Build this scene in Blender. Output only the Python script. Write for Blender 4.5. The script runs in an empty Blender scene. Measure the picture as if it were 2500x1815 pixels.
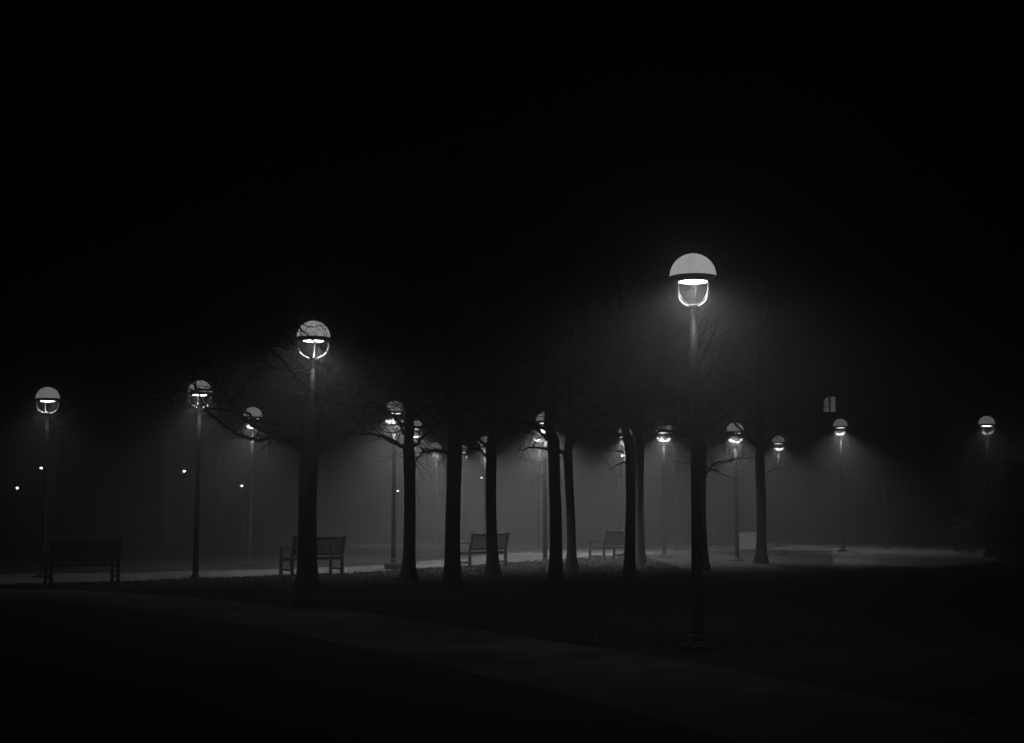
import bpy, math, random
from mathutils import Vector, Matrix, Euler
sc = bpy.context.scene
COL = sc.collection
R = math.radians

# ------------------------------------------------------------------ camera, sky, exposure
F = 3500.0                       # focal length in pixels of the 2500 px wide photograph
CX, CY, HOR, CAMH = 1250.0, 907.5, 1243.0, 1.6
PITCH = math.atan((HOR - CY) / F)
cam = bpy.data.cameras.new('camera'); camo = bpy.data.objects.new('camera', cam); COL.objects.link(camo)
cam.sensor_width = 36; cam.lens = F / 2500 * 36; cam.clip_start = .1; cam.clip_end = 2000
camo.location = (0, 0, CAMH); camo.rotation_euler = (math.pi / 2 + PITCH, 0, 0)
sc.camera = camo
w = bpy.data.worlds.new('World'); sc.world = w; w.use_nodes = True
nt = w.node_tree; bg = nt.nodes['Background']
sky = nt.nodes.new('ShaderNodeTexSky'); sky.sky_type = 'NISHITA'; sky.sun_disc = False
sky.sun_elevation = R(-12); sky.sun_rotation = R(200)
bw = nt.nodes.new('ShaderNodeRGBToBW')
nt.links.new(sky.outputs[0], bw.inputs[0]); nt.links.new(bw.outputs[0], bg.inputs[0]); bg.inputs[1].default_value = .002
sc.view_settings.view_transform = 'Standard'; sc.view_settings.look = 'None'
sc.view_settings.exposure = 0.0; sc.view_settings.gamma = 1
cy = sc.cycles
cy.use_denoising = True; cy.denoiser = 'OPENIMAGEDENOISE'; cy.use_adaptive_sampling = False
cy.max_bounces = 4; cy.diffuse_bounces = 2; cy.glossy_bounces = 2; cy.volume_bounces = 0; cy.transmission_bounces = 2
cy.sample_clamp_indirect = 2.0; cy.sample_clamp_direct = 0; cy.use_light_tree = True
cy.caustics_reflective = False; cy.caustics_refractive = False

LAMP_W = 820.0        # watts of every lamp's lens
FOG = .026
DOME_E = .43

# ------------------------------------------------------------------ helpers
def at(px, py, Y):
    """photo pixel -> world point at distance Y ahead of the camera"""
    a = (px - CX) / F; b = -(py - CY) / F
    c, s = math.cos(PITCH), math.sin(PITCH)
    d = Vector((a, c - b * s, s + b * c))
    return Vector((0, 0, CAMH)) + d * (Y / d.y)
def gnd(px, py):
    p1 = at(px, py, 1.0); d = p1 - Vector((0, 0, CAMH))
    t = -CAMH / d.z
    p = Vector((0, 0, CAMH)) + d * t
    return Vector((p.x, p.y, 0))
def tag(o, label=None, cat=None, group=None, kind=None):
    if label: o['label'] = label
    if cat: o['category'] = cat
    if group: o['group'] = group
    if kind: o['kind'] = kind
    return o
def empty(name, loc, rz=0):
    o = bpy.data.objects.new(name, None); o.empty_display_size = .2
    o.location = loc; o.rotation_euler = (0, 0, rz); COL.objects.link(o); return o
class MB:
    def __init__(self): self.v = []; self.f = []
    def box(self, c, s, rot=None):
        n = len(self.v); m = rot or Matrix.Identity(3)
        for dx in (-.5, .5):
            for dy in (-.5, .5):
                for dz in (-.5, .5):
                    self.v.append(Vector(c) + m @ Vector((dx * s[0], dy * s[1], dz * s[2])))
        for q in ((0, 1, 3, 2), (4, 6, 7, 5), (0, 4, 5, 1), (2, 3, 7, 6), (0, 2, 6, 4), (1, 5, 7, 3)):
            self.f.append(tuple(n + i for i in q))
    def bar(self, a, b, wx, wy):
        """square bar between two points"""
        a = Vector(a); b = Vector(b); d = (b - a)
        q = d.to_track_quat('Z', 'Y').to_matrix()
        self.box((a + b) / 2, (wx, wy, d.length), q)
    def tube(self, pts, rad, sides=6, cap=True):
        pts = [Vector(p) for p in pts]; n0 = len(self.v); k = len(pts)
        t = (pts[1] - pts[0]).normalized()
        u = t.orthogonal().normalized()
        for i in range(k):
            if i == 0: tt = (pts[1] - pts[0]).normalized()
            elif i == k - 1: tt = (pts[i] - pts[i - 1]).normalized()
            else: tt = (pts[i + 1] - pts[i - 1]).normalized()
            u = (u - tt * u.dot(tt)).normalized(); vv = tt.cross(u)
            r = rad[i] if not callable(rad) else rad(i)
            for j in range(sides):
                a = 2 * math.pi * j / sides
                self.v.append(pts[i] + (u * math.cos(a) + vv * math.sin(a)) * r)
        for i in range(k - 1):
            for j in range(sides):
                a = n0 + i * sides + j; b = n0 + i * sides + (j + 1) % sides
                self.f.append((a, b, b + sides, a + sides))
        if cap:
            self.f.append(tuple(n0 + j for j in reversed(range(sides))))
            self.f.append(tuple(n0 + (k - 1) * sides + j for j in range(sides)))
    def lathe(self, prof, seg=32, c=(0, 0, 0)):
        """prof: list of (r, z) from the bottom axis to the top axis"""
        n0 = len(self.v); c = Vector(c); rows = []
        for r, z in prof:
            if r < 1e-6:
                rows.append([len(self.v)]); self.v.append(c + Vector((0, 0, z)))
            else:
                rows.append(list(range(len(self.v), len(self.v) + seg)))
                for j in range(seg):
                    a = 2 * math.pi * j / seg
                    self.v.append(c + Vector((r * math.cos(a), r * math.sin(a), z)))
        for A, B in zip(rows[:-1], rows[1:]):
            for j in range(seg):
                j2 = (j + 1) % seg
                if len(A) == 1: self.f.append((A[0], B[j2], B[j]))
                elif len(B) == 1: self.f.append((A[j], A[j2], B[0]))
                else: self.f.append((A[j], A[j2], B[j2], B[j]))
    def mesh(self, name, mat, smooth=False):
        me = bpy.data.meshes.new(name); me.from_pydata([tuple(v) for v in self.v], [], self.f)
        if mat: me.materials.append(mat)
        if smooth: me.polygons.foreach_set('use_smooth', [True] * len(me.polygons))
        me.update(); return me
    def build(self, name, mat, parent=None, smooth=False):
        o = bpy.data.objects.new(name, self.mesh(name, mat, smooth)); COL.objects.link(o)
        if parent: o.parent = parent
        return o
def kids(o): return [c for c in bpy.data.objects if c.parent == o]
def copy_tree(o, loc, rz, parent=None):
    c = o.copy(); COL.objects.link(c)
    if parent is None: c.location = loc; c.rotation_euler = (0, 0, rz)
    else: c.parent = parent
    for ch in kids(o): copy_tree(ch, None, None, c)
    return c

# ------------------------------------------------------------------ materials
def mat(name, col, rough=.7, metal=0, noise=None, bump=None, var=.3, spec=.3):
    m = bpy.data.materials.new(name); m.use_nodes = True; t = m.node_tree; b = t.nodes['Principled BSDF']
    b.inputs['Roughness'].default_value = rough; b.inputs['Metallic'].default_value = metal
    b.inputs['Specular IOR Level'].default_value = spec
    b.inputs['Base Color'].default_value = (col, col, col, 1)
    if noise:
        tc = t.nodes.new('ShaderNodeTexCoord'); mp = t.nodes.new('ShaderNodeMapping')
        mp.inputs['Scale'].default_value = noise if isinstance(noise, tuple) else (noise,) * 3
        nz = t.nodes.new('ShaderNodeTexNoise'); nz.inputs['Scale'].default_value = 1; nz.inputs['Detail'].default_value = 6
        rp = t.nodes.new('ShaderNodeValToRGB')
        rp.color_ramp.elements[0].position = .3; rp.color_ramp.elements[1].position = .7
        a, c = col * (1 - var), col * (1 + var)
        rp.color_ramp.elements[0].color = (a, a, a, 1); rp.color_ramp.elements[1].color = (c, c, c, 1)
        t.links.new(tc.outputs['Object'], mp.inputs[0]); t.links.new(mp.outputs[0], nz.inputs['Vector'])
        t.links.new(nz.outputs['Fac'], rp.inputs[0]); t.links.new(rp.outputs[0], b.inputs['Base Color'])
        if bump:
            bp = t.nodes.new('ShaderNodeBump'); bp.inputs['Strength'].default_value = bump; bp.inputs['Distance'].default_value = .03
            t.links.new(nz.outputs['Fac'], bp.inputs['Height']); t.links.new(bp.outputs[0], b.inputs['Normal'])
    return m
def emit(name, e, col=.8, noise=None):
    m = bpy.data.materials.new(name); m.use_nodes = True; b = m.node_tree.nodes['Principled BSDF']
    b.inputs['Base Color'].default_value = (col, col, col, 1); b.inputs['Roughness'].default_value = .5
    b.inputs['Emission Color'].default_value = (1, 1, 1, 1); b.inputs['Emission Strength'].default_value = e
    return m
M_GRASS = mat('lawn_soil', .032, .95, noise=3.0, bump=.9, var=.5, spec=.05)
M_BLADE = mat('grass_blade', .09, .9, noise=2.0, var=.4, spec=.05)
M_PATH = mat('path_concrete', .09, .9, noise=2.2, bump=.35, var=.25, spec=.1)
def joints(m, size, rot):
    t = m.node_tree; b = t.nodes['Principled BSDF']; src = b.inputs['Base Color'].links[0].from_socket
    tc = t.nodes.new('ShaderNodeTexCoord'); mp = t.nodes.new('ShaderNodeMapping'); mp.inputs['Rotation'].default_value = (0, 0, rot)
    br = t.nodes.new('ShaderNodeTexBrick'); br.inputs['Scale'].default_value = 1; br.inputs['Brick Width'].default_value = size; br.inputs['Row Height'].default_value = size
    br.offset = 0; br.inputs['Mortar Size'].default_value = .018; br.inputs['Color1'].default_value = (1, 1, 1, 1); br.inputs['Color2'].default_value = (.82, .82, .82, 1); br.inputs['Mortar'].default_value = (.25, .25, .25, 1)
    nz = t.nodes.new('ShaderNodeTexNoise'); nz.inputs['Scale'].default_value = .55; nz.inputs['Detail'].default_value = 8
    rp_ = t.nodes.new('ShaderNodeValToRGB'); rp_.color_ramp.elements[0].position = .38; rp_.color_ramp.elements[0].color = (.55, .55, .55, 1); rp_.color_ramp.elements[1].position = .6
    m1 = t.nodes.new('ShaderNodeMixRGB'); m1.blend_type = 'MULTIPLY'; m1.inputs[0].default_value = 1
    m2 = t.nodes.new('ShaderNodeMixRGB'); m2.blend_type = 'MULTIPLY'; m2.inputs[0].default_value = 1
    t.links.new(tc.outputs['Object'], mp.inputs[0]); t.links.new(mp.outputs[0], br.inputs['Vector']); t.links.new(tc.outputs['Object'], nz.inputs['Vector'])
    t.links.new(nz.outputs['Fac'], rp_.inputs[0]); t.links.new(src, m1.inputs[1]); t.links.new(br.outputs['Color'], m1.inputs[2])
    t.links.new(m1.outputs[0], m2.inputs[1]); t.links.new(rp_.outputs[0], m2.inputs[2]); t.links.new(m2.outputs[0], b.inputs['Base Color'])
M_PAVE = mat('paving_concrete', .19, .9, noise=1.6, bump=.3, var=.22, spec=.1)
joints(M_PATH, 1.8, -.62); joints(M_PAVE, 1.5, .25)
M_BARK = mat('bark', .035, .95, noise=(14, 14, 2.5), bump=1.0, var=.5, spec=.1)
M_TWIG = mat('twig_bark', .02, .9, noise=20, var=.4, spec=.1)
M_POLE = mat('pole_paint', .11, .45, .2, noise=9, var=.12, spec=.4)
M_POLE2 = mat('pole_paint_dimmed', .045, .7, 0, noise=9, var=.3, spec=.15)  # darker copy for far poles, weaker lamp light put into the colour
M_STEEL = mat('cage_steel', .36, .4, .2, noise=30, var=.1, spec=.5)
M_HUB = mat('hub_paint', .015, .6, noise=30, var=.2, spec=.1)
M_DARK = mat('hood_paint', .05, .6, noise=14, var=.2)
M_BOLT = mat('bolt_steel', .8, .18, 1.0, noise=40, var=.05, spec=.6)
M_CONC = mat('footing_concrete', .06, .9, noise=11, bump=.5, var=.3, spec=.1)
M_WOOD = mat('bench_wood', .035, .75, noise=(3, 30, 30), bump=.3, var=.35, spec=.2)
M_BRICK = mat('wall_render', .05, .9, noise=1.5, bump=.3, var=.3, spec=.1)
M_STONE = mat('pillar_stone', .6, .85, noise=4, bump=.3, var=.2, spec=.1)
M_GLASS = mat('dark_glass', .02, .55, 0, noise=1.0, var=.2, spec=.2)
M_FRAME = mat('window_frame_paint', .3, .6, noise=8, var=.1)
M_LEAF = mat('leaf', .05, .7, noise=5, var=.5, spec=.2)
M_DOME = emit('dome_acrylic', DOME_E); M_DOME2 = emit('dome_acrylic_dimmed', DOME_E * .7)  # second dome: glow turned down for distant lamps, fog dimming put into it
M_LENS = emit('lens_glass', 16); M_LENS2 = emit('lens_glass_dim', 5.5)
M_BULB = emit('bulb_glass', 17)
M_LIT = emit('lit_window', .33)
M_LITDIM = emit('dim_lit_window', .13)
for m in (M_DOME, M_DOME2, M_LENS, M_LIT, M_LITDIM):
    m.cycles.emission_sampling = 'FRONT'
M_LENS2.cycles.emission_sampling = M_BULB.cycles.emission_sampling = 'FRONT'

def grime(m, e):
    t = m.node_tree; b = t.nodes['Principled BSDF']
    tc = t.nodes.new('ShaderNodeTexCoord'); mp = t.nodes.new('ShaderNodeMapping'); mp.inputs['Scale'].default_value = (9, 9, 3)
    nz = t.nodes.new('ShaderNodeTexNoise'); nz.inputs['Scale'].default_value = 1; nz.inputs['Detail'].default_value = 7; nz.inputs['Roughness'].default_value = .65
    mr = t.nodes.new('ShaderNodeMapRange'); mr.inputs[1].default_value = .3; mr.inputs[2].default_value = .7; mr.inputs[3].default_value = e * .82; mr.inputs[4].default_value = e * 1.12
    t.links.new(tc.outputs['Object'], mp.inputs[0]); t.links.new(mp.outputs[0], nz.inputs['Vector']); t.links.new(nz.outputs['Fac'], mr.inputs[0]); t.links.new(mr.outputs[0], b.inputs['Emission Strength'])
grime(M_DOME, DOME_E); grime(M_DOME2, DOME_E * .7)     # weather stains on the milky domes

# ------------------------------------------------------------------ setting: ground, paths
def sheet(name, outline, z, m):
    mb = MB(); mb.v = [Vector((p[0], p[1], z)) for p in outline]; mb.f = [tuple(range(len(outline)))]
    o = mb.build(name, m); tag(o, kind='structure'); return o
sheet('ground', [(-300, -30), (300, -30), (300, 400), (-300, 400)], 0, M_GRASS)
def strip(name, near, far, z, m, sub=6):
    """a band between two lists of pixel points lying on the ground"""
    A = [gnd(*p) for p in near]; B = [gnd(*p) for p in far]
    def dense(L):
        out = []
        for i in range(len(L) - 1):
            p0 = L[max(i - 1, 0)]; p1 = L[i]; p2 = L[i + 1]; p3 = L[min(i + 2, len(L) - 1)]
            for k in range(sub):
                t = k / sub
                out.append(.5 * ((2 * p1) + (-p0 + p2) * t + (2 * p0 - 5 * p1 + 4 * p2 - p3) * t * t + (-p0 + 3 * p1 - 3 * p2 + p3) * t ** 3))
        out.append(L[-1]); return out
    A = dense(A); B = dense(B); n = len(A); mb = MB()
    mb.v = [Vector((p.x, p.y, z)) for p in A] + [Vector((p.x, p.y, z)) for p in B]
    for i in range(n - 1): mb.f.append((i, i + 1, n + i + 1, n + i))
    o = mb.build(name, m); tag(o, kind='structure')
    return [(p.x, p.y) for p in A], [(p.x, p.y) for p in B]
FP = strip('path', [(-900, 1446), (0, 1464), (370, 1494), (700, 1546), (900, 1588), (1250, 1668), (1700, 1785), (2300, 1990), (3200, 2400)],
      [(-900, 1424), (0, 1438), (370, 1453), (700, 1482), (900, 1500), (1250, 1552), (1700, 1622), (2300, 1735), (3200, 1930)], .004, M_PATH)
BP = strip('pavement', [(-700, 1440), (0, 1428), (300, 1421), (600, 1409), (900, 1398), (1300, 1370), (1600, 1353), (1850, 1342), (2026, 1344), (2036, 1380), (2060, 1384), (2300, 1386), (2430, 1372)],
      [(-700, 1412), (0, 1403), (300, 1399), (600, 1393), (900, 1383), (1300, 1347), (1600, 1328), (1850, 1327), (2026, 1326), (2036, 1326), (2060, 1326), (2300, 1326), (2430, 1331)], .004, M_PAVE, sub=1)

# grass blades on the lawn between the two paths, one uncountable mass
def side(pl, x):
    for (x0, y0), (x1, y1) in zip(pl[:-1], pl[1:]):
        if x0 <= x <= x1: return y0 + (y1 - y0) * (x - x0) / (x1 - x0)
    return None
rng = random.Random(5); mb = MB()
n = 0
while n < 70000:
    y = rng.uniform(17, 56); x = rng.uniform(-.37, .37) * y
    a = side(FP[1], x); b = side(BP[0], x)
    if a is None or b is None or y < a + .02 or y > b - .02: continue
    if rng.random() > (24 / y) ** 1: continue
    n += 1
    h = rng.uniform(.025, .07); th = rng.uniform(0, 6.28); wd = rng.uniform(.008, .016)
    dx, dy = math.cos(th) * wd, math.sin(th) * wd; lx, ly = rng.gauss(0, .025), rng.gauss(0, .025); k = len(mb.v)
    mb.v += [Vector((x - dx, y - dy, 0)), Vector((x + dx, y + dy, 0)), Vector((x + lx, y + ly, h))]; mb.f.append((k, k + 1, k + 2))
tag(mb.build('grass', M_BLADE), 'short dark lawn grass under the row of trees', 'grass', kind='stuff')

# ------------------------------------------------------------------ street lamps
D = .55; RD = D / 2
def arc(n, f): return [f(i / (n - 1)) for i in range(n)]
mb = MB(); prof = [(RD * math.cos(a), .004 + RD * math.sin(a)) for a in [math.pi / 2 * i / 14 for i in range(15)]]
prof[-1] = (0, prof[-1][1]); mb.lathe([(0, .004)] + prof, 48); ME_DOME = mb.mesh('dome', M_DOME, True); ME_DOME2 = mb.mesh('dome', M_DOME2, True)
mb = MB(); mb.lathe([(0, -.058), (.2, -.058), (.225, -.055), (.262, -.008), (.281, -.004), (.281, .002), (0, .002)], 48); ME_HOOD = mb.mesh('hood_ring', M_DARK)
mb = MB(); mb.lathe([(0, -.079), (.05, -.077), (.11, -.070), (.168, -.059)], 40); ME_LENS = mb.mesh('lens', M_LENS, True); ME_LENS2 = mb.mesh('lens', M_LENS2, True)
arm = [(.248, -.05), (.25, -.12), (.246, -.18), (.228, -.235), (.19, -.283), (.14, -.314), (.09, -.335), (.045, -.352)]
mb = MB(); mb.tube([(r, 0, z) for r, z in arm], [.0078] * len(arm), 8); ME_ARM = mb.mesh('cage_arm', M_STEEL, True)
mb = MB(); mb.lathe([(0, -.385), (.052, -.385), (.06, -.37), (.06, -.338), (.045, -.33), (.022, -.322), (0, -.320)], 24); ME_HUB = mb.mesh('hub', M_HUB)
mb = MB(); mb.lathe([(0, -.01), (.24, -.01), (.245, .13), (.225, .16), (0, .16)], 28); ME_FOOT = mb.mesh('footing', M_CONC)
mb = MB(); mb.lathe([(0, .16), (.12, .16), (.12, .178), (.085, .19), (.08, .26), (.068, .275), (0, .275)], 24); ME_FLANGE = mb.mesh('flange', M_POLE)
mb = MB(); mb.lathe([(0, .178), (.016, .178), (.016, .196), (.010, .206), (0, .208)], 8); ME_BOLT = mb.mesh('bolt', M_BOLT, True)
def child(name, me, parent, loc=(0, 0, 0), rz=0):
    o = bpy.data.objects.new(name, me); COL.objects.link(o); o.parent = parent
    o.location = loc; o.rotation_euler = (0, 0, rz); return o
def street_lamp(px, rim, s, rot, label, pw=1.0, wide=False):
    Y = F / s
    top = at(px, rim, Y); H = top.z
    t = empty('street_lamp', (top.x, top.y, 0)); tag(t, label, 'street lamp', 'dome street lamps along the paths')
    a = R(rot); up = (0, 0, H)
    child('dome', ME_DOME if Y < 26 else ME_DOME2, t, up); child('hood_ring', ME_HOOD, t, up); child('lens', ME_LENS if Y < 36 or px > 2300 else ME_LENS2, t, up)
    for k in range(4): child('cage_arm', ME_ARM, t, up, a + k * math.pi / 2)
    child('hub', ME_HUB, t, up)
    mb = MB(); zt = H - .385
    mb.tube([(0, 0, .06), (0, 0, 1.0), (0, 0, zt * .5), (0, 0, zt * .8), (0, 0, zt)], [.066, .063, .055, .045, .038], 20)
    mb.build('pole', M_POLE if Y < 26 or px == 613 else M_POLE2, t, True)
    fh = 1 if px in (760, 963) else .3            # most lamps stand on a flush plinth, two on a raised block
    fo = child('footing', ME_FOOT, t); fo.scale = (1, 1, fh); dz = .16 * (fh - 1)
    child('flange', ME_FLANGE, t, (0, 0, dz))
    for k in range(4): child('bolt', ME_BOLT, t, (.102 * math.cos(k * 1.5708 - 1.2), .102 * math.sin(k * 1.5708 - 1.2), dz))
    L = bpy.data.lights.new('lamp_light', 'SPOT'); L.spot_size = R(170 if wide else 144); L.spot_blend = .45 if wide else .7; L.shadow_soft_size = .085; L.energy = LAMP_W * pw
    lo = bpy.data.objects.new('lamp_light', L); COL.objects.link(lo); lo.parent = t; lo.location = (0, 0, H - .10)
    tl = random.Random(px); t.rotation_euler = (R(tl.gauss(0, .25)), R(tl.gauss(0, .35)), 0)
    return t
LAMPS = [
 (1693, 677, 209, 38, 'nearest and brightest dome lamp, highest in the picture, on a clear dark pole'),
 (760, 825, 148, 3, 'second largest dome lamp with bare twigs across its dome, its pole before the thickest trunk'),
 (118, 974, 103, 30, 'dome lamp at the far left end, above the darkest bench'),
 (486, 959, 107, 25, 'dome lamp crossed by one long arching twig, left of the thick branch'),
 (613, 1018, 85, 40, 'dome lamp cut across by a thick leaning branch, over a pale pole'),
 (963, 1005, 91, 10, 'dome lamp just left of a forked trunk, its pole standing on a wide block'),
 (1013, 1044, 74, 20, 'dome lamp peeking out on the right side of the forked trunk'),
 (1064, 1096, 55, 50, 'small pale dome lamp between the forked trunk and the straight black trunk'),
 (1129, 1102, 54, 15, 'small faint dome lamp touching the right edge of the straight black trunk'),
 (1184, 1083, 62, 33, 'half hidden dome lamp at the left edge of the trunk before the middle bench'),
 (1330, 1029, 82, 28, 'dome lamp half hidden by the left side of the black trunk in mid picture'),
 (1316, 1056, 66, 5, 'lamp whose dome is behind a branch, its cage showing under another lamp'),
 (1527, 1063, 69, 35, 'dome lamp striped by twigs at the left edge of the double trunks'),
 (1620, 1053, 73, 12, 'lamp with dome lost in branches, only its cage lit, left of the tallest pole'),
 (1795, 1054, 78, 18, 'dome lamp under a sloping branch right of the tallest pole'),
 (1898, 1080, 57, 0, 'small dim dome lamp just right of the slender trunk'),
 (2052, 1041, 64, 40, 'clear dome lamp directly beneath the lit window'),
 (2408, 1036, 71, 8, 'dome lamp near the right edge, above the dark evergreen shrub'),
 (2516, 1062, 60, 20, 'dome lamp cut off by the right border of the picture'),
]
POWER = {1693: .074, 760: .076, 118: .11, 486: .28, 613: .8, 963: 2.0, 2052: 1.9, 2408: .14, 2516: .02, 1898: 1.4, 1330: 3.3, 1527: 2.9}   # strengths set lamp by lamp to balance glow, haze and dark foreground
for a in LAMPS: street_lamp(*a, pw=POWER.get(a[0], 2.0), wide=a[0] in (1693, 760))

# ------------------------------------------------------------------ small lanterns in the distance
def lantern(px, py, s, label, first=[None]):
    Y = F / s; p = at(px, py, Y)
    t = empty('lantern', (p.x, p.y, 0)); tag(t, label, 'lantern', 'small lanterns far off in the fog')
    mb = MB(); mb.tube([(0, 0, 0), (0, 0, p.z - .12)], [.04, .03], 10); mb.build('post', M_DARK, t)
    mb = MB(); mb.lathe([(0, -.13), (.05, -.13), (.14, -.10), (.145, -.085), (0, -.085)], 20, (0, 0, p.z)); mb.build('tray', M_FRAME, t)
    mb = MB(); mb.lathe([(0, -.085), (.02, -.08), (.042, -.055), (.042, -.03), (.02, -.012), (0, -.01)], 14, (0, 0, p.z)); mb.build('bulb', M_BULB, t, True)
LANT = [(101, 1140, 66, 'lantern lower left of the far left dome lamp'),
        (42, 1189, 66, 'lantern nearest the left border, lowest on that side'),
        (450, 1148, 66, 'lantern glowing left of the pole with the arching twig'),
        (590, 1184, 60, 'lantern just left of the pale pole'),
        (971, 1197, 48, 'tiny lantern seen between the block mounted pole and the forked trunk'),
        (1175, 1165, 44, 'very faint lantern left of the trunk before the middle bench'),
        (1519, 1110, 60, 'bright flat lantern beside the double trunks')]
for a in LANT: lantern(*a)

# ------------------------------------------------------------------ benches
def make_bench():
    t = empty('park_bench', (0, 0, 0)); L, Dp = 1.5, .52
    for sx in (-1, 1):
        x = sx * (L / 2 - .035)
        mb = MB(); mb.bar((x, 0, 0), (x, .03, .44), .065, .06); mb.bar((x, .03, .44), (x, -.10, .96), .062, .05); mb.build('leg', M_WOOD, t)
        mb = MB(); mb.bar((x, Dp, 0), (x, Dp, .63), .06, .06); mb.build('leg', M_WOOD, t)
        mb = MB(); mb.box((x, Dp / 2 + .0, .655), (.085, Dp + .12, .032)); mb.build('armrest', M_WOOD, t)
        mb = MB(); mb.box((x, Dp / 2, .13), (.04, Dp - .06, .05)); mb.box((x, Dp / 2, .37), (.04, Dp - .06, .06)); mb.build('stretcher', M_WOOD, t)
    mb = MB()
    for k in range(6): mb.box((0, .075 + k * .085, .42 - .004 * abs(k - 2)), (L - .02, .068, .022))
    mb.box((0, Dp - .005, .375), (L - .13, .03, .07)); mb.build('seat', M_WOOD, t)
    mb = MB(); rot = Matrix.Rotation(math.atan2(.13, .52), 3, 'X')
    def bk(z): return (.03 - .13 * (z - .44) / .52)
    mb.box((0, bk(.88), .885), (L - .13, .035, .085), rot); mb.box((0, bk(.5), .50), (L - .13, .032, .06), rot)
    for k in range(17):
        x = -L / 2 + .11 + k * (L - .22) / 16
        mb.bar((x, bk(.53), .53), (x, bk(.845), .845), .045, .018)
    mb.build('backrest', M_WOOD, t)
    return t
BENCH = [(207, 1425, 30, 'darkest bench, at the left under the end lamp'),
         (775, 1404, 40, 'bench partly hidden behind the thickest trunk, back slats showing on its right'),
         (1192, 1385, 47, 'bench standing across behind a slender trunk in mid picture'),
         (1505, 1368, 54, 'bench with a pale lit armrest, its right end behind the double trunks'),
         (1775, 1338, 52, 'small faint bench just right of the tallest pole')]
b0 = make_bench()
for i, (px, py, rot, lab) in enumerate(BENCH):
    p = gnd(px, py); p.z = .004
    o = b0 if i == 0 else copy_tree(b0, p, 0)
    o.location = p; o.rotation_euler = (0, 0, R(rot)); tag(o, lab, 'bench', 'wooden benches along the far path')

# ------------------------------------------------------------------ planter and stone
p = gnd(1822, 1340); t = empty('planter_box', p, R(-6)); tag(t, 'pale concrete planter box between the tallest pole and the slender trunk', 'planter')
mb = MB(); mb.box((0, 0, .29), (.9, .55, .58)); mb.build('box', M_STONE, t)
mb = MB(); mb.box((0, -.275, .615), (.98, .08, .07)); mb.box((0, .275, .615), (.98, .08, .07)); mb.box((-.45, 0, .615), (.08, .47, .07)); mb.box((.45, 0, .615), (.08, .47, .07)); mb.build('rim', M_STONE, t)
mb = MB(); mb.box((0, 0, .60), (.8, .45, .02)); mb.build('soil', M_BARK, t)
g = random.Random(2); mb = MB(); mb.lathe([(0, -.03), (.15, -.03), (.16, .06), (.11, .16), (.04, .2), (0, .2)], 12)
for v in mb.v: v.x *= 1 + g.uniform(-.18, .18); v.y *= 1 + g.uniform(-.18, .18); v.z *= 1 + g.uniform(-.1, .1)
o = mb.build('stone', M_BARK); o.location = gnd(1915, 1356); tag(o, 'small dark stone on the grass right of the slender trunk', 'stone')

# ------------------------------------------------------------------ bare trees
def smooth_path(P, n=4):
    out = []
    for i in range(len(P) - 1):
        p0 = P[max(i - 1, 0)]; p1 = P[i]; p2 = P[i + 1]; p3 = P[min(i + 2, len(P) - 1)]
        for k in range(n):
            t = k / n
            out.append(.5 * ((2 * p1) + (-p0 + p2) * t + (2 * p0 - 5 * p1 + 4 * p2 - p3) * t * t + (-p0 + 3 * p1 - 3 * p2 + p3) * t ** 3))
    out.append(P[-1]); return out
def grow(mb, p, d, L, r, lev, g, lift, maxlev=3):
    ns = (9, 7, 5, 4)[lev]; st = L / ns; pts = [p.copy()]; d = d.normalized()
    for i in range(ns):
        d = (d + Vector((g.gauss(0, .13), g.gauss(0, .13), g.gauss(0, .10) + lift * (.3 + i / ns)))).normalized()
        p = p + d * st; pts.append(p.copy())
    k = len(pts); rad = [max(r * (1 - .82 * i / (k - 1)), .0035) for i in range(k)]
    mb.tube(pts, rad, (7, 5, 4, 3)[lev], cap=False)
    if lev >= maxlev: return
    nch = (9, 5, 3)[lev]
    for c in range(nch):
        t = g.uniform(.2, 1.0); i = min(int(t * (k - 1)), k - 2)
        q = pts[i].lerp(pts[i + 1], t * (k - 1) - i); dd = (pts[i + 1] - pts[i]).normalized()
        az = g.uniform(0, 6.28); u = dd.orthogonal().normalized(); v = dd.cross(u)
        sd = (u * math.cos(az) + v * math.sin(az)); sd.z *= .6
        nd = dd * g.uniform(.5, .9) + sd * g.uniform(.5, .9)
        grow(mb, q, nd, L * g.uniform(.28, .52) * (1.15 - .4 * t), rad[i] * g.uniform(.45, .65), lev + 1, g, lift * .8, maxlev)
def twigs_on(mb, pts, r, g, n, Lr=(.35, .9), maxlev=3):
    k = len(pts)
    for c in range(n):
        t = g.uniform(.05, 1.0); i = min(int(t * (k - 1)), k - 2)
        q = pts[i].lerp(pts[i + 1], t * (k - 1) - i); dd = (pts[i + 1] - pts[i]).normalized()
        az = g.uniform(0, 6.28); u = dd.orthogonal().normalized(); v = dd.cross(u)
        nd = dd * g.uniform(.4, .9) + (u * math.cos(az) + v * math.sin(az)) * g.uniform(.4, .9)
        grow(mb, q, nd, g.uniform(*Lr), r * g.uniform(.35, .6), 2, g, .03, maxlev)
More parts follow.
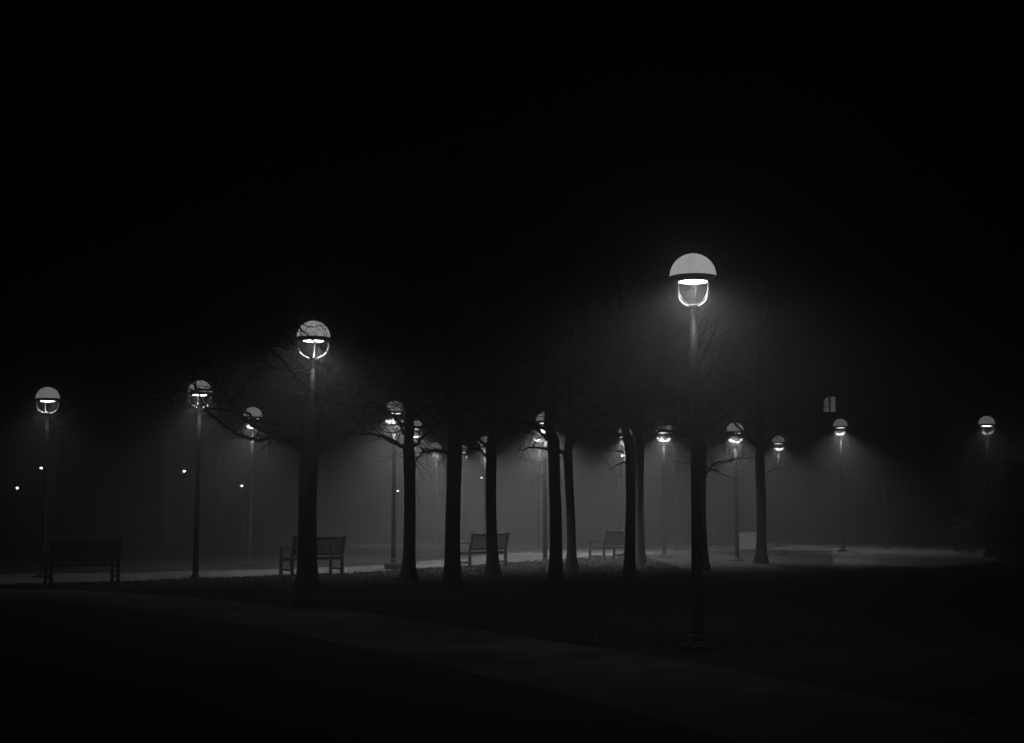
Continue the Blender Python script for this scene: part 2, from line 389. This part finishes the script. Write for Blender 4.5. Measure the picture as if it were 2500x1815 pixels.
def bare_tree(px, base, wpx, fork, seed, label, top=8.5, limbs=13, reach=3.0, lean=0, drawn=(), flare=1.5, skip=None, group='bare trees in the lawn grove'):
    """px, base: trunk foot in the photo; wpx: trunk width in px; fork: photo row where the limbs begin"""
    g = random.Random(seed); s = (base - HOR) / CAMH; Y = F / s
    b = gnd(px, base); r0 = wpx / s / 2
    zf = CAMH + (HOR - fork) / s
    t = empty('bare_tree', (b.x, b.y, 0)); tag(t, label, 'tree', group)
    # trunk: noisy lathe-like tube with a root flare
    mb = MB(); n = 26; sides = 18; axis = []; x = y = 0.0
    ph = [g.uniform(0, 6.28) for _ in range(6)]
    for i in range(n):
        z = -.06 + (top + .06) * (i / (n - 1)) ** 1.25
        if z > zf: x += g.gauss(0, .035); y += g.gauss(0, .035)
        ax = Vector((x + lean * z / s + .02 * math.sin(z * 1.3 + ph[0]), y + .02 * math.sin(z * 1.1 + ph[1]), z)); axis.append(ax)
        rr = r0 * (1 + (flare - 1) * 1.3 * math.exp(-max(z, 0) / .22) + .12 * math.exp(-max(z, 0) / .9))
        if z > zf: rr = r0 * max(.06, (1 - (z - zf) / (top - zf)) ** .8) * .86
        else: rr *= 1 + .06 * math.exp(-((z - zf) / .3) ** 2)
        for j in range(sides):
            a = 2 * math.pi * j / sides
            q = rr * (1 + .035 * math.sin(3 * a + ph[2] + z * .8) + .025 * math.sin(5 * a + ph[3] - z * 1.7) + .10 * math.exp(-max(z, 0) / .15) * math.sin(4 * a + ph[4]) + g.gauss(0, .012))
            mb.v.append(ax + Vector((q * math.cos(a), q * math.sin(a), 0)))
    for i in range(n - 1):
        for j in range(sides):
            a = i * sides + j; c = i * sides + (j + 1) % sides; mb.f.append((a, c, c + sides, a + sides))
    mb.f.append(tuple((n - 1) * sides + j for j in range(sides)))
    mb.build('trunk', M_BARK, t, True)
    def axis_at(z):
        for i in range(n - 1):
            if axis[i + 1].z >= z:
                f = (z - axis[i].z) / (axis[i + 1].z - axis[i].z); return axis[i].lerp(axis[i + 1], f)
        return axis[-1].copy()
    cb = MB(); az = g.uniform(0, 6.28)
    for k in range(limbs):
        f = k / max(limbs - 1, 1); z = zf + f ** 1.2 * (top - zf) * .85; az += 2.4 + g.gauss(0, .35)
        if skip and skip[0] < math.cos(az) < skip[1] and f < .5: continue
        el = R(18 + 40 * f + g.uniform(-6, 10)); d = Vector((math.cos(az) * math.cos(el), math.sin(az) * math.cos(el), math.sin(el)))
        L = reach * (1.1 - .55 * f) * g.uniform(.8, 1.15)
        grow(cb, axis_at(z), d, L, r0 * (.34 - .12 * f), 0, g, .045)
    for pts in drawn:                       # limbs traced from the photo: (px, row, distance) list, first radius
        P = smooth_path([at(q[0], q[1], q[2]) - Vector((b.x, b.y, 0)) for q in pts[1:]], 5); k = len(P)
        P = [P[0]] + [p + Vector((g.gauss(0, .012), g.gauss(0, .02), g.gauss(0, .012))) for p in P[1:]]
        r = pts[0]; cb.tube(P, [max(r * (1 - .8 * i / (k - 1)), .005) for i in range(k)], 7, cap=False)
        twigs_on(cb, P, r * .6, g, int(7 + 3.0 * k / 5) if r > .03 else int(2 + k / 5), (.35, .9) if r > .03 else (.2, .5))
    cb.build('crown', M_TWIG, t)
    return t
# the thickest tree: its limbs sweep out to the left and hang in front of the lamp
T1 = [
 (.07, (738, 1095, 28), (716, 1084, 27.5), (624, 1041, 26.6), (578, 1007, 26.2), (547, 961, 26), (516, 905, 25.8), (480, 840, 25.6), (440, 790, 25.5)),
 (.045, (735, 1080, 28), (664, 1069, 27.2), (639, 1075, 27), (593, 1066, 26.8), (562, 1050, 26.6), (516, 1013, 26.4), (485, 961, 26.2), (473, 924, 26.1), (462, 880, 26)),
 (.03, (624, 1041, 26.6), (600, 1008, 26.3), (540, 1000, 26.2), (486, 993, 26), (450, 982, 26), (400, 975, 25.9), (330, 970, 25.9)),
 (.032, (748, 900, 27.5), (700, 860, 24.5), (661, 850, 22.4), (686, 880, 22), (732, 927, 21.8), (772, 964, 21.8), (840, 991, 21.9), (900, 994, 22), (945, 990, 22.1)),
 (.022, (748, 860, 27.5), (700, 835, 25.5), (672, 815, 23.2), (690, 818, 22.1), (717, 837, 21.9), (747, 865, 21.8), (794, 896, 21.7), (825, 914, 21.7), (886, 924, 21.9), (930, 926, 22)),
 (.022, (748, 840, 27.5), (702, 800, 25.5), (680, 782, 23), (700, 780, 22), (726, 796, 21.8), (752, 822, 21.7), (775, 842, 21.7), (800, 862, 21.7), (835, 870, 21.8), (880, 890, 22)),
 (.03, (748, 950, 27.5), (690, 905, 26), (640, 890, 25), (600, 880, 24.6), (640, 920, 24.4), (680, 945, 24.3), (720, 960, 24.3), (770, 965, 24.4)),
 (.03, (716, 1084, 27.5), (660, 1040, 26.4), (610, 1025, 26), (670, 1035, 25.8), (720, 1040, 25.8)),
 (.025, (547, 961, 26), (520, 950, 25.8), (480, 952, 25.7), (440, 948, 25.6), (400, 950, 25.6)),
 (.014, (684, 785, 23), (705, 790, 22.2), (760, 798, 22), (795, 794, 22), (830, 803, 22)),
 (.013, (690, 770, 23), (722, 800, 22.1), (738, 818, 22), (752, 838, 22), (775, 842, 21.9)),
 (.024, (661, 853, 22.4), (640, 880, 22.3), (690, 905, 22), (745, 912, 21.9), (790, 918, 22)),
]
bare_tree(750, 1442, 44, 1075, 11, 'thickest trunk, on the left, with limbs sweeping left across three lamps', top=8, limbs=12, reach=3.2, drawn=T1, skip=(-1.1, .2))
T2 = [(.05, (990, 1095, 31.8), (960, 1078, 31.4), (938, 1068, 31.2), (912, 1062, 31), (880, 1058, 30.9), (840, 1062, 30.8)),
      (.045, (1008, 1092, 31.8), (1030, 1072, 31.5), (1050, 1052, 31.3), (1075, 1030, 31.2), (1095, 1000, 31.1)),
      (.03, (985, 1060, 31.8), (970, 1022, 31.4), (955, 1005, 31.2), (940, 992, 31.1), (925, 985, 31), (900, 982, 31))]
bare_tree(997, 1417, 28, 1090, 22, 'forked trunk right of the block mounted lamp, branches spreading both ways', drawn=T2, top=8.2, limbs=16)
T3 = [(.04, (1100, 1105, 28.5), (1085, 1103, 28), (1058, 1100, 27.6), (1035, 1105, 27.4), (1018, 1120, 27.3), (1012, 1142, 27.2))]
bare_tree(1107, 1438, 36, 1060, 33, 'straight black trunk, tallest and plainest of the grove', drawn=T3, top=9, limbs=16)
T4 = [(.04, (1197, 1125, 34.5), (1185, 1110, 34.2), (1165, 1098, 34), (1140, 1096, 33.8), (1115, 1100, 33.7))]
bare_tree(1203, 1406, 26, 1095, 44, 'slender leaning trunk standing before the middle bench', drawn=T4, top=8, limbs=15, lean=-1.6)
T5 = [(.05, (1345, 1075, 30), (1325, 1060, 29.7), (1305, 1045, 29.5), (1285, 1038, 29.4), (1255, 1030, 29.3))]
bare_tree(1355, 1428, 29, 1050, 55, 'black trunk in mid picture hiding half of a lamp', drawn=T5, top=8.6, limbs=16)
T6 = [(.05, (1388, 1125, 38), (1376, 1108, 37.8), (1368, 1100, 37.7), (1355, 1080, 37.6))]
bare_tree(1394, 1392, 21, 1110, 66, 'paler slim trunk close behind the black mid picture trunk', drawn=T6, top=7.5, limbs=14, lean=-1.4)
T7 = [(.025, (1535, 1118, 31), (1527, 1108, 30.8), (1518, 1102, 30.6), (1500, 1101, 30.5), (1480, 1104, 30.4)), (.02, (1532, 1130, 31), (1515, 1130, 30.8), (1500, 1140, 30.6), (1485, 1150, 30.5))]
bare_tree(1539, 1420, 24, 1070, 77, 'front trunk of the close pair, with a wide mound of roots', drawn=T7, top=8.4, limbs=16, flare=1.7)
bare_tree(1563, 1376, 22, 1080, 88, 'rear trunk of the close pair, paler and behind', top=7.8, limbs=14)
T9 = [(.06, (1708, 1085, 36), (1690, 1055, 35.6), (1660, 1040, 35.3), (1625, 1036, 35.1), (1590, 1042, 35), (1560, 1052, 35)),
      (.05, (1708, 1060, 36), (1690, 1032, 35.6), (1655, 1018, 35.3), (1620, 1020, 35.2), (1590, 1010, 35)),
      (.04, (1706, 1072, 36), (1680, 1046, 35.2), (1645, 1026, 34.8), (1610, 1028, 34.6), (1585, 1030, 34.5)),
      (.035, (1720, 1165, 36), (1733, 1146, 35.6), (1745, 1133, 35.5), (1765, 1127, 35.4), (1790, 1123, 35.3), (1803, 1115, 35.2)),
      (.02, (1708, 1142, 36), (1690, 1136, 35.5), (1665, 1130, 35.2), (1640, 1125, 35)),
      (.02, (1722, 1140, 36), (1750, 1150, 35.5), (1785, 1165, 35.2), (1820, 1170, 35))]
bare_tree(1714, 1394, 26, 1075, 99, 'trunk half hidden directly behind the tallest lamp pole', drawn=T9, top=8, limbs=15)
T10 = [(.05, (1853, 1095, 41), (1835, 1080, 40.6), (1815, 1068, 40.4), (1790, 1058, 40.3), (1765, 1057, 40.2), (1740, 1060, 40.2)),
       (.045, (1864, 1095, 41), (1880, 1072, 40.7), (1900, 1058, 40.5), (1925, 1045, 40.4), (1960, 1032, 40.3), (1990, 1008, 40.2), (2008, 984, 40.1), (2018, 966, 40)),
       (.018, (1864, 1160, 41), (1885, 1148, 40.8), (1905, 1140, 40.7), (1935, 1138, 40.6)),
       (.018, (1850, 1118, 41), (1825, 1120, 40.8), (1800, 1123, 40.6), (1775, 1128, 40.5))]
bare_tree(1859, 1376, 23, 1090, 110, 'slender trunk on the right with a fork of branches, last of the grove', drawn=T10, top=8, limbs=15)
# saplings further back
bare_tree(1650, 1345, 5, 1180, 121, 'thin sapling beside the lamp with hidden dome', top=4.2, limbs=9, reach=1.6, group='thin young trees in the fog')
bare_tree(135, 1350, 6, 1110, 132, 'thin young tree behind the far left lamp, its twigs lit from above', top=4.0, limbs=10, reach=1.7, group='thin young trees in the fog')
bare_tree(540, 1340, 6, 1130, 143, 'thin young tree between the two lamps left of the thickest trunk', top=4.4, limbs=10, reach=1.7, group='thin young trees in the fog')
bare_tree(2165, 1340, 7, 1190, 154, 'thin young tree right of the lamp beneath the lit window', top=5, limbs=12, reach=2.2, group='thin young trees in the fog')

# ------------------------------------------------------------------ evergreen shrub, hedge
def leafy(mb, g, c, rx, ry, rz, n, size):
    for _ in range(n):
        while True:
            v = Vector((g.uniform(-1, 1), g.uniform(-1, 1), g.uniform(-1, 1)))
            if v.length < 1 and g.random() < v.length ** 1.5: break
        p = Vector((c[0] + v.x * rx, c[1] + v.y * ry, c[2] + v.z * rz))
        a = Vector((g.gauss(0, 1), g.gauss(0, 1), g.gauss(0, 1))).normalized(); b = a.orthogonal().normalized(); q = size * g.uniform(.6, 1.4)
        k = len(mb.v); mb.v += [p - a * q, p + b * q * .45, p + a * q, p - b * q * .45]; mb.f.append((k, k + 1, k + 2, k + 3))
def shrub(px, base, wm, hm, seed, label):
    g = random.Random(seed); p = gnd(px, base); t = empty('evergreen_shrub', p); tag(t, label, 'shrub', 'evergreen shrubs at the right')
    mb = MB()
    for k in range(26):
        f = g.random(); h = hm * (.08 + .9 * f); rr = wm / 2 * (1 - f * .75)
        a = g.uniform(0, 6.28); q = rr * g.uniform(.2, .8)
        leafy(mb, g, (q * math.cos(a), q * math.sin(a), h), .5, .5, .42, 170, .075)
    mb.build('foliage', M_LEAF, t)
    mb = MB(); mb.tube([(0, 0, -.05), (.02, 0, hm * .5), (0, 0, hm * .85)], [.09, .06, .02], 8); mb.build('stem', M_BARK, t)
shrub(2415, 1352, 3.2, 3.6, 3, 'dark evergreen shrub under the lamp near the right edge')
shrub(2490, 1362, 3.0, 3.0, 4, 'dark evergreen shrub at the right border')
g = random.Random(8); pa = gnd(1875, 1325); pb = gnd(2700, 1322)
t = empty('hedge', pa); tag(t, 'long low clipped hedge behind the lit pavement at the right', 'hedge')
mb = MB(); d = pb - pa; L = d.length; n = int(L / .55)
for i in range(n):
    q = d * ((i + .5) / n); leafy(mb, g, (q.x, q.y, .5 + g.uniform(-.04, .05)), .5, .45, .52, 130, .06)
mb.build('foliage', M_LEAF, t)
mb = MB()
for i in range(0, n, 2):
    q = d * ((i + .5) / n); mb.tube([(q.x, q.y, -.03), (q.x + .02, q.y, .35), (q.x - .05, q.y, .6)], [.02, .015, .008], 5)
mb.build('stems', M_BARK, t)

# ------------------------------------------------------------------ buildings far back
def window(parent, x, y, z, wd, ht, pane, cols=2, rows=3):
    mb = MB(); f = .07
    mb.box((x, y - .03, z + ht / 2 - f / 2), (wd, .08, f)); mb.box((x, y - .03, z - ht / 2 + f / 2), (wd, .08, f))
    for sx in (-1, 1): mb.box((x + sx * (wd / 2 - f / 2), y - .03, z), (f, .08, ht - 2 * f))
    for i in range(1, cols): mb.box((x - wd / 2 + wd * i / cols, y - .03, z), (.09, .06, ht - 2 * f))
    for i in range(1, rows): mb.box((x, y - .028, z - ht / 2 + ht * i / rows), (wd - 2 * f, .04, .035))
    o = mb.build('window', M_FRAME, parent)
    pb = MB(); pb.box((x, y - .004, z), (wd - .1, .02, ht - .1)); pb.build('pane', pane, o)
    sb = MB(); sb.box((x, y - .06, z - ht / 2 - .05), (wd + .2, .16, .08)); sb.build('sill', M_STONE, o)
YB = 74; wpt = at(2025, 988, YB); wdim = at(1950, 990, YB)
t = empty('dark_building', (wpt.x + 4, YB, 0)); tag(t, 'unlit block at the right whose upper floor has one lit window', 'building')
mb = MB(); mb.box((13, 6.0, 5.5), (43, 12, 11)); mb.build('wall', M_BRICK, t)
mb = MB(); mb.box((13, 6.0, 11.15), (43.5, 12.5, .3)); mb.box((13, 6, 11.45), (42.5, 11.5, .3)); mb.build('roof', M_DARK, t)
for fz in (wpt.z - 4.4, wpt.z):
    for k in range(-1, 17):
        xx = -4 + k * 1.9
        if xx < -7.6: continue
        pane = M_GLASS
        if fz == wpt.z and k == 0: pane = M_LIT
        pass
        window(t, xx, 0, fz, .74, .92, pane, 2, 3)
pl = at(406, 1330, 57)
t = empty('pillared_building', (pl.x, 57, 0)); tag(t, 'dim low building at far left with a pale corner pillar', 'building')
mb = MB(); mb.box((-11, 5.2, 2.4), (22, 9, 4.8)); mb.build('wall', M_BRICK, t)
mb = MB(); mb.box((-11, 4.8, 4.95), (23, 10.6, .3)); mb.build('roof', M_DARK, t)
for k in range(5):
    mb = MB(); mb.box((-k * 4.6, 0, 2.4), (.27, .27, 4.7)); mb.box((-k * 4.6, 0, .1), (.36, .36, .2)); mb.build('pillar', M_STONE, t)
for k in range(4): window(t, -2.3 - k * 4.6, .7, 2.2, 2.4, 2.0, M_GLASS, 3, 2)

# ------------------------------------------------------------------ fog
mb = MB(); mb.box((0, 185, 7.0), (620, 450, 16)); hz = bpy.data.materials.new('fog'); hz.use_nodes = True
hz.cycles.volume_sampling = 'EQUIANGULAR'; t = hz.node_tree; t.nodes.remove(t.nodes['Principled BSDF']); pv = t.nodes.new('ShaderNodeVolumePrincipled')
pv.inputs['Color'].default_value = (.95, .95, .95, 1); pv.inputs['Density'].default_value = FOG; pv.inputs['Anisotropy'].default_value = .8
t.links.new(pv.outputs[0], t.nodes['Material Output'].inputs['Volume'])
tag(mb.build('haze', hz), 'pale night fog filling the whole park', 'fog', kind='stuff')
